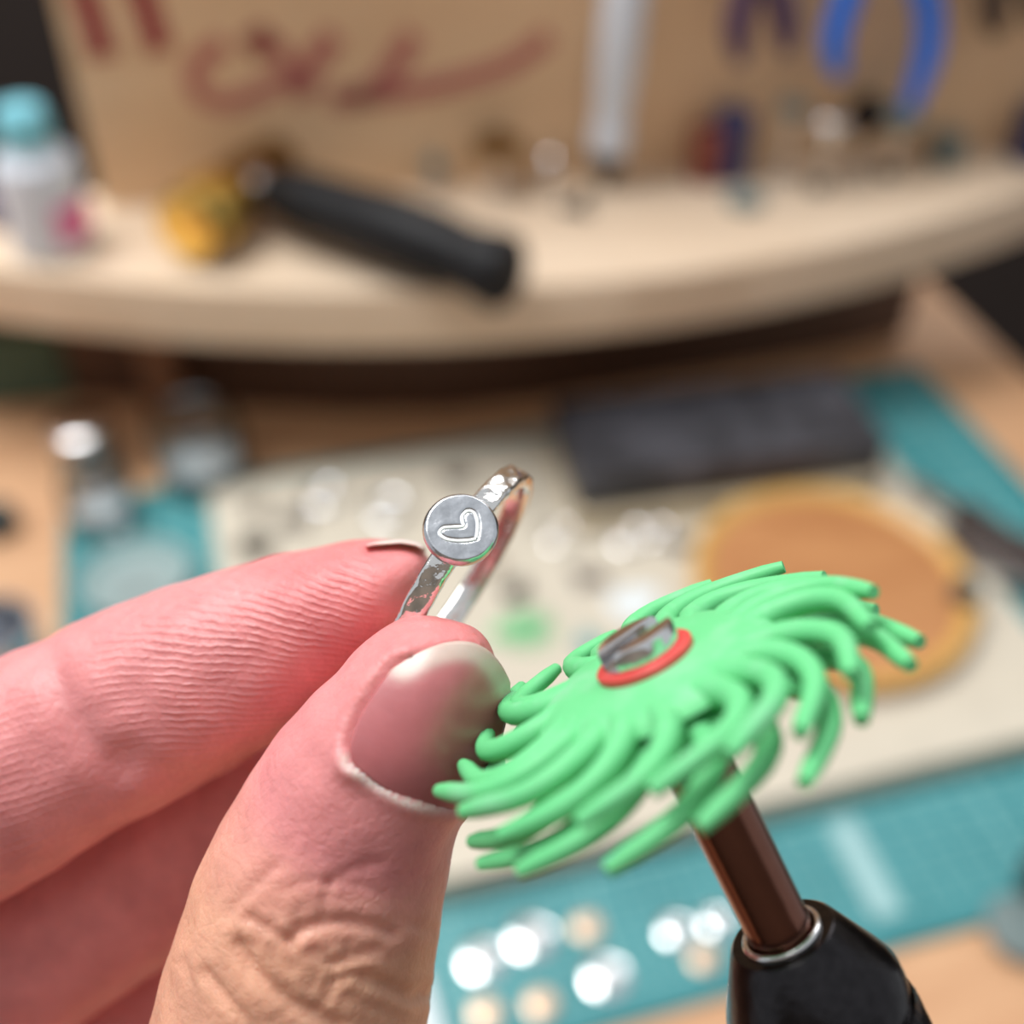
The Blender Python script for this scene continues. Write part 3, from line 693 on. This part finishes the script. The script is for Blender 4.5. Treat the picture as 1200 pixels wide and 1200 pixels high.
IDX = [(501, 660, 6, 82, .8), (494, 663, 23, 82, 3), (480, 670, 39, 82.2, 4.4), (453, 685, 58, 82.8, 5.6), (410, 708, 76, 84, 6.6), (340, 742, 95, 85.4, 7.2), (255, 783, 110, 86, 7.6), (165, 825, 119, 86.6, 7.6),
       (85, 865, 120, 87, 7.6), (0, 908, 130, 87.5, 8.2), (-120, 965, 140, 90, 8.6), (-250, 1030, 148, 93, 9), (-330, 1150, 150, 95, 9.5), (-310, 1400, 155, 96, 10), (-220, 1650, 160, 98, 11)]
THB = [(548, 731, 8, 74, .8), (545, 738, 30, 74, 2.6), (538, 750, 52, 74, 3.9), (526, 768, 74, 74, 5.0), (503, 804, 96, 74.2, 5.9), (478, 851, 106, 74.6, 6.6), (440, 903, 117, 75.2, 7.2), (411, 958, 129, 76.6, 8.0),
       (383, 1031, 143, 77.4, 8.6), (362, 1105, 151, 78, 9.0), (348, 1170, 157, 79, 9.2), (327, 1262, 160, 80.5, 9.2), (310, 1400, 164, 84, 9.5), (290, 1600, 180, 90, 11), (200, 1850, 220, 98, 15), (60, 2120, 230, 108, 17)]
MID = [(420, 850, 20, 97, 2), (400, 862, 55, 97.5, 4.5), (360, 890, 85, 98, 6.5), (290, 938, 102, 99, 7.5), (180, 1010, 108, 100, 8), (60, 1088, 112, 102, 8.2), (-60, 1165, 118, 104, 8.5), (-190, 1230, 125, 106, 9), (-300, 1330, 130, 109, 9.5), (-290, 1560, 135, 112, 10), (-230, 1790, 140, 113, 11)]
RNG_ = [(340, 1060, 20, 111, 2), (310, 1080, 60, 111.5, 5), (250, 1120, 88, 112, 7), (160, 1180, 95, 113, 7.5), (60, 1245, 98, 115, 7.8), (-60, 1320, 104, 117, 8), (-190, 1390, 110, 119, 8.6), (-290, 1480, 115, 122, 9), (-280, 1700, 120, 125, 9.5), (-230, 1900, 125, 127, 10.5)]
LIT = [(230, 1300, 20, 123, 2), (200, 1318, 55, 123.5, 5), (120, 1370, 74, 124, 6.2), (20, 1430, 80, 126, 6.6), (-90, 1495, 86, 128, 7), (-190, 1550, 92, 130, 7.4), (-260, 1640, 98, 133, 8), (-255, 1830, 105, 137, 8.6), (-220, 2000, 112, 139, 9.6)]
def metac(a, b, w0, w1, h0, h1):
    t = np.linspace(0, 1, 6); return [tuple(np.array(a) * (1 - x) + np.array(b) * x) for x in []] or [(a[0] + (b[0] - a[0]) * x, a[1] + (b[1] - a[1]) * x, w0 + (w1 - w0) * x, a[2] + (b[2] - a[2]) * x, h0 + (h1 - h0) * x) for x in t]
WR = (-170, 2380, 124)
palm = [metac((-220, 1600, 98), WR, 160, 170, 11, 14), metac((-232, 1750, 113), WR, 145, 170, 12, 14), metac((-235, 1860, 127), WR, 130, 170, 12, 14), metac((-225, 1960, 139), WR, 115, 170, 11, 14),
        metac((120, 1950, 104), (-170, 2250, 116), 200, 220, 14, 16),
        metac((-150, 1850, 110), WR, 200, 220, 12, 15),
        metac(WR, (-260, 3100, 150), 260, 290, 20, 26)]
allm = MB(); axes = {}
for nm, sc in (('i', IDX), ('t', THB), ('m', MID), ('r', RNG_), ('l', LIT)):
    vs_, fs_, C_ = finger(sc); allm.add(vs_, fs_); axes[nm] = C_
for sc in palm:
    vs_, fs_, C_ = finger(sc, 16); allm.add(vs_, fs_)
raw = bpy.data.meshes.new('raw'); raw.from_pydata([tuple(c / 1000 for c in v) for v in allm.v], [], allm.f); raw.update()
tmp = bpy.data.objects.new('raw', raw); col.objects.link(tmp)
rm = tmp.modifiers.new('remesh', 'REMESH'); rm.mode = 'VOXEL'; rm.voxel_size = .00036; rm.use_smooth_shade = True
sm = tmp.modifiers.new('smooth', 'SMOOTH'); sm.factor = .5; sm.iterations = 14
dg = bpy.context.evaluated_depsgraph_get(); hand_me = bpy.data.meshes.new_from_object(tmp.evaluated_get(dg))
bpy.data.objects.remove(tmp); bpy.data.meshes.remove(raw)
hand_me.name = 'hand'
nv = len(hand_me.vertices); co = np.empty(nv * 3, np.float32); hand_me.vertices.foreach_get('co', co); co = co.reshape(-1, 3).astype(float) * 1000
no = np.empty(nv * 3, np.float32); hand_me.vertex_normals.foreach_get('vector', no); no = no.reshape(-1, 3).astype(float)
px = to_px(co); facing = np.einsum('ij,ij->i', no, (CAM - co) / np.linalg.norm(CAM - co, axis=1)[:, None])
def near_axis(C):                                         # distance along and to a finger axis
    best = np.full(nv, 1e9); along = np.zeros(nv); cum = np.r_[0, np.cumsum(np.linalg.norm(np.diff(C, axis=0), axis=1))]
    for i in range(len(C) - 1):
        a, d = C[i], C[i + 1] - C[i]; L2 = d @ d; t = np.clip((co - a) @ d / L2, 0, 1); r = np.linalg.norm(co - a - t[:, None] * d, axis=1)
        w = r < best; best[w] = r[w]; along[w] = cum[i] + t[w] * math.sqrt(L2)
    return best, along
dist = {k: near_axis(c) for k, c in axes.items()}
who = np.argmin(np.stack([dist[k][0] for k in 'itmrl']), 0)
is_i, is_t = who == 0, who == 1
def seg_dist(p, pl):
    best = np.full(len(p), 1e9)
    for a, b in zip(pl[:-1], pl[1:]):
        a, b = np.array(a, float), np.array(b, float); d = b - a; t = np.clip((p - a) @ d / (d @ d), 0, 1)
        best = np.minimum(best, np.linalg.norm(p - a - t[:, None] * d, axis=1))
    return best
disp = np.zeros(nv); cre = np.zeros(nv)
def crease(mask, pl, amp, w, side=.35):
    idx = np.where(mask)[0]; pl = cat_rom(pl, 5 * len(pl)); d = seg_dist(px[idx, :2], pl)
    amp = amp * .8; w = w * 1.12; side = side * .5
    disp[idx] += -amp * np.exp(-(d / w) ** 2) + side * amp * np.exp(-((d - 2.1 * w) / (1.1 * w)) ** 2)
    cre[idx] = np.maximum(cre[idx], min(1, amp / .5) * np.exp(-(d / (w * 1.2)) ** 2))
ft = is_t & (facing > 0); fi = is_i & (facing > 0)
for pl, amp, w in (([(338, 1103), (351, 1090), (367, 1084), (402, 1080), (433, 1085), (462, 1094)], .42, 6.5),
                   ([(280, 1108), (286, 1122), (300, 1141), (319, 1160), (345, 1179), (370, 1191), (395, 1203)], .62, 8),
                   ([(240, 1140), (262, 1169), (284, 1191), (300, 1215)], .36, 6),
                   ([(428, 1149), (452, 1156), (481, 1169), (497, 1164)], .52, 8),
                   ([(368, 1114), (389, 1128), (414, 1122), (440, 1112)], .26, 6),
                   ([(292, 1076), (316, 1090), (335, 1103), (342, 1118), (346, 1132)], .32, 6),
                   ([(386, 1033), (382, 1048), (379, 1070)], .2, 4.5), ([(389, 1130), (387, 1158), (370, 1185)], .24, 4.5),
                   ([(392, 1152), (414, 1141), (436, 1143)], .26, 5), ([(268, 1070), (294, 1042), (322, 1016)], .18, 6),
                   ([(386, 1033), (414, 1020), (445, 1010)], .16, 6), ([(408, 1104), (406, 1122)], .14, 4), ([(356, 1096), (348, 1080), (352, 1066)], .16, 5),
                   ([(330, 1044), (362, 1032), (384, 1034)], .12, 5), ([(400, 1034), (430, 1040), (450, 1050)], .12, 4), ([(462, 1076), (482, 1084), (505, 1090)], .16, 5),
                   ([(214, 1128), (226, 1160), (232, 1200)], .2, 6), ([(318, 1110), (326, 1140), (338, 1160)], .18, 5), ([(352, 1140), (362, 1160), (366, 1178)], .15, 4),
                   ([(300, 1100), (290, 1125), (306, 1150)], .12, 5), ([(410, 1165), (440, 1180), (470, 1190)], .2, 6), ([(330, 1190), (350, 1205), (372, 1220)], .2, 6)):
    crease(ft, pl, amp, w)
# DIP folds of the index finger
crease(fi, [(60, 770), (74, 812), (88, 848), (108, 880), (140, 904)], .55, 17, .2)
crease(fi, [(150, 880), (190, 906), (240, 912), (290, 892)], .35, 16, .3)
crease(fi, [(210, 690), (190, 730), (186, 770)], .10, 12, .2)

# thumb nail outline in the picture
NL = [(413, 892), (411, 872), (422, 842), (440, 812), (458, 788), (472, 778)]
NR = [(546, 946), (562, 925), (577, 890), (587, 858), (594, 825), (595, 800)]
nl, nr_ = cat_rom(NL, 40), cat_rom(NR, 40)
def nail_xy(s, t):                                        # s -1..1 across, t 0 base..1 tip
    i = t * 39; a = int(min(i, 38)); f = i - a; L = nl[a] * (1 - f) + nl[a + 1] * f; R = nr_[a] * (1 - f) + nr_[a + 1] * f
    p = L * (1 - s) / 2 + R * (1 + s) / 2; b = 1 - s * s
    ax = np.array([.40, -.916])
    return p + ax * (b * 38 * t ** 4) - ax * (b * 15 * (1 - t) ** 5)
edge_base = [nail_xy(s, 0) for s in np.linspace(-1, 1, 14)]
edge_left = [tuple(p) for p in nl]
edge_right = [tuple(p) for p in nr_]
edge_tip = [nail_xy(s, 1) for s in np.linspace(-1, 1, 14)]
outline = np.array(edge_base + edge_right[1:] + edge_tip[::-1][1:] + edge_left[::-1][1:])
def inside(p, poly):
    x, y = p[:, 0], p[:, 1]; r = np.zeros(len(p), bool); j = len(poly) - 1
    for i in range(len(poly)):
        xi, yi = poly[i]; xj, yj = poly[j]
        with np.errstate(divide='ignore', invalid='ignore'): c = ((yi > y) != (yj > y)) & (x < (xj - xi) * (y - yi) / (yj - yi + 1e-12) + xi)
        r ^= c; j = i
    return r
box = ft & (px[:, 0] > 360) & (px[:, 1] < 1010); bi = np.where(box)[0]
ins = inside(px[bi, :2], outline)
# smooth sheet for the nail: quadratic fit of the thumb's front under the outline, before the folds are raised
sel = bi[ins]; A = lambda q: np.stack([np.ones(len(q)), q[:, 0], q[:, 1], q[:, 0] ** 2, q[:, 0] * q[:, 1], q[:, 1] ** 2, q[:, 0] ** 3, q[:, 0] ** 2 * q[:, 1], q[:, 1] ** 4], 1)
nrm = lambda xy: (np.asarray(xy) - np.array([505, 850])) / 100
core = sel[facing[sel] > .25]
coef = np.linalg.lstsq(A(nrm(px[core, :2])), px[core, 2], rcond=None)[0]
dn_base = seg_dist(px[bi, :2], edge_base); dn_left = seg_dist(px[bi, :2], edge_left); dn_tip = seg_dist(px[bi, :2], edge_tip)
d2 = disp[bi].copy()
d2 += np.where(ins, -.30 * np.clip(np.minimum(np.minimum(dn_base, dn_left), 99) / 9, 0, 1), .42 * np.exp(-((dn_left - 12) / 13) ** 2) + .30 * np.exp(-((dn_base - 9) / 10) ** 2))
d2 += np.where(ins, 0, -.28 * np.exp(-(dn_left / 4) ** 2))
disp[bi] = d2
cut = np.zeros(nv); cut[bi] = np.where(ins, 0, np.exp(-((dn_base - 3) / 6.5) ** 2)) * np.clip((520 - px[bi, 0]) / 60 + .35, 0, 1)
low = np.sin(co[:, 0] * 1.1 + 2) * np.sin(co[:, 1] * .9) * np.sin(co[:, 2] * 1.0 + 1)
disp += .10 * low
co2 = co + no * disp[:, None]
# colour of the skin itself
pink = np.array(lin((229, 150, 151))); tan = np.array(lin((230, 174, 146))); rose = np.array(lin((222, 120, 122))); pale = np.array(lin((238, 190, 188))); deep = np.array(lin((176, 84, 78)))
c_ = np.tile(pink, (nv, 1))
def blend(w, colr): 
    global c_
    w = np.clip(w, 0, 1)[:, None]; c_ = c_ * (1 - w) + colr * w
ai, at = dist['i'][1], dist['t'][1]
blend(is_i * 1., pink); blend(is_i * np.exp(-((ai - 5) / 6) ** 2) * .55, rose);
blend(is_t * 1., pink); blend(is_t * np.clip((at - 13) / 9, 0, 1), tan)
blend(is_t * np.clip(1 - at / 5, 0, 1) * .5, rose)
blend(cut * .85, np.array(lin((240, 226, 220))))
pad = is_i * np.clip((26 - ai) / 7, 0, 1) * np.clip((ai - 1.0) / 2.5, 0, 1) * np.clip(facing * 2.2, 0, 1)
pad = np.maximum(pad, is_i * .35 * np.clip((ai - 27) / 4, 0, 1) * np.clip(facing * 2, 0, 1))
# ridge coordinate: across the finger, curling round the tip
Ci = axes['i']; ax_i = unit(Ci[20] - Ci[4]); S_i = unit(np.cross(ax_i, unit(Ci[10] - CAM)))
qx = (co - Ci[6]) @ S_i; ql = (co - Ci[6]) @ ax_i
fco = np.stack([.72 * qx + .68 * ql * (1 - ql / 70), ql, pad], 1).astype(np.float32)
wrist = P(WR[0], WR[1], WR[2])
hand_me.vertices.foreach_set('co', ((co2 - wrist) / 1000).astype(np.float32).ravel())
at_ = hand_me.attributes.new('skin_col', 'FLOAT_COLOR', 'POINT'); at_.data.foreach_set('color', np.concatenate([c_, np.ones((nv, 1))], 1).astype(np.float32).ravel())
at2 = hand_me.attributes.new('fcoord', 'FLOAT_VECTOR', 'POINT'); at2.data.foreach_set('vector', fco.ravel())
hand_me.materials.clear(); hand_me.materials.append(M['skin']); hand_me.shade_smooth(); hand_me.update()
hand = link('hand', hand_me, None, frame(wrist)); tag(hand, 'bare hand pinching the silver ring between thumb and index fingertip', 'hand')

# thumb nail plate
ns, nt = 48, 56; vv = []; cc = []
bed, lun, free = np.array(lin((186, 106, 110))), np.array(lin((192, 152, 168))), np.array(lin((204, 182, 172)))
for j in range(nt + 1):
    for i in range(ns + 1):
        s, t = -1 + 2 * i / ns, j / nt
        xy = nail_xy(s, t); z = (A(nrm(xy)[None]) @ coef)[0]
        z = z - .16 - .10 * t
        vv.append(P(xy[0], xy[1], z) - wrist)
        rel = seg_dist(np.array([xy]), edge_tip)[0]
        wf = 1 / (1 + math.exp((rel - (22 - 4 * s * s)) / 3.0))
        cl = bed * (1 - wf) + free * wf; cc.append((*cl, 1))
fs = [(j * (ns + 1) + i, j * (ns + 1) + i + 1, (j + 1) * (ns + 1) + i + 1, (j + 1) * (ns + 1) + i) for j in range(nt) for i in range(ns)]
nm_ = MB().add(vv, fs).mesh('fingernail', M['nail'])
nm_.attributes.new('skin_col', 'FLOAT_COLOR', 'POINT').data.foreach_set('color', np.array(cc, np.float32).ravel())
no_ = link('fingernail', nm_, hand); no_['label'] = 'pink thumbnail with a pale free edge'
so = no_.modifiers.new('thick', 'SOLIDIFY'); so.thickness = .0004; so.offset = 0
# index nail, seen edge on along the top of the fingertip
vv = []; cc = []
for j in range(13):
    t = j / 12; cx = 428 + 70 * t; cy = np.interp(cx, [424, 440, 470, 490, 500], [640.5, 637, 634.5, 638, 646])
    for i in range(11):
        s = i / 10; dp = 80.0 + s * 6.5 + .2 * t
        vv.append(P(cx, cy + 2.2 * (2 * s - .7) ** 2 * 2.2 - 1.5, dp) - wrist)
        f2 = np.array(lin((246, 222, 214))); cl = f2 if t > .3 else pink * (1 - t / .3) + f2 * (t / .3); cc.append((*cl, 1))
fs = [(j * 11 + i, j * 11 + i + 1, (j + 1) * 11 + i + 1, (j + 1) * 11 + i) for j in range(12) for i in range(10)]
nm2 = MB().add(vv, fs).mesh('fingernail', M['nail']); nm2.attributes.new('skin_col', 'FLOAT_COLOR', 'POINT').data.foreach_set('color', np.array(cc, np.float32).ravel())
n2 = link('fingernail', nm2, hand); so = n2.modifiers.new('thick', 'SOLIDIFY'); so.thickness = .00018; so.offset = 0
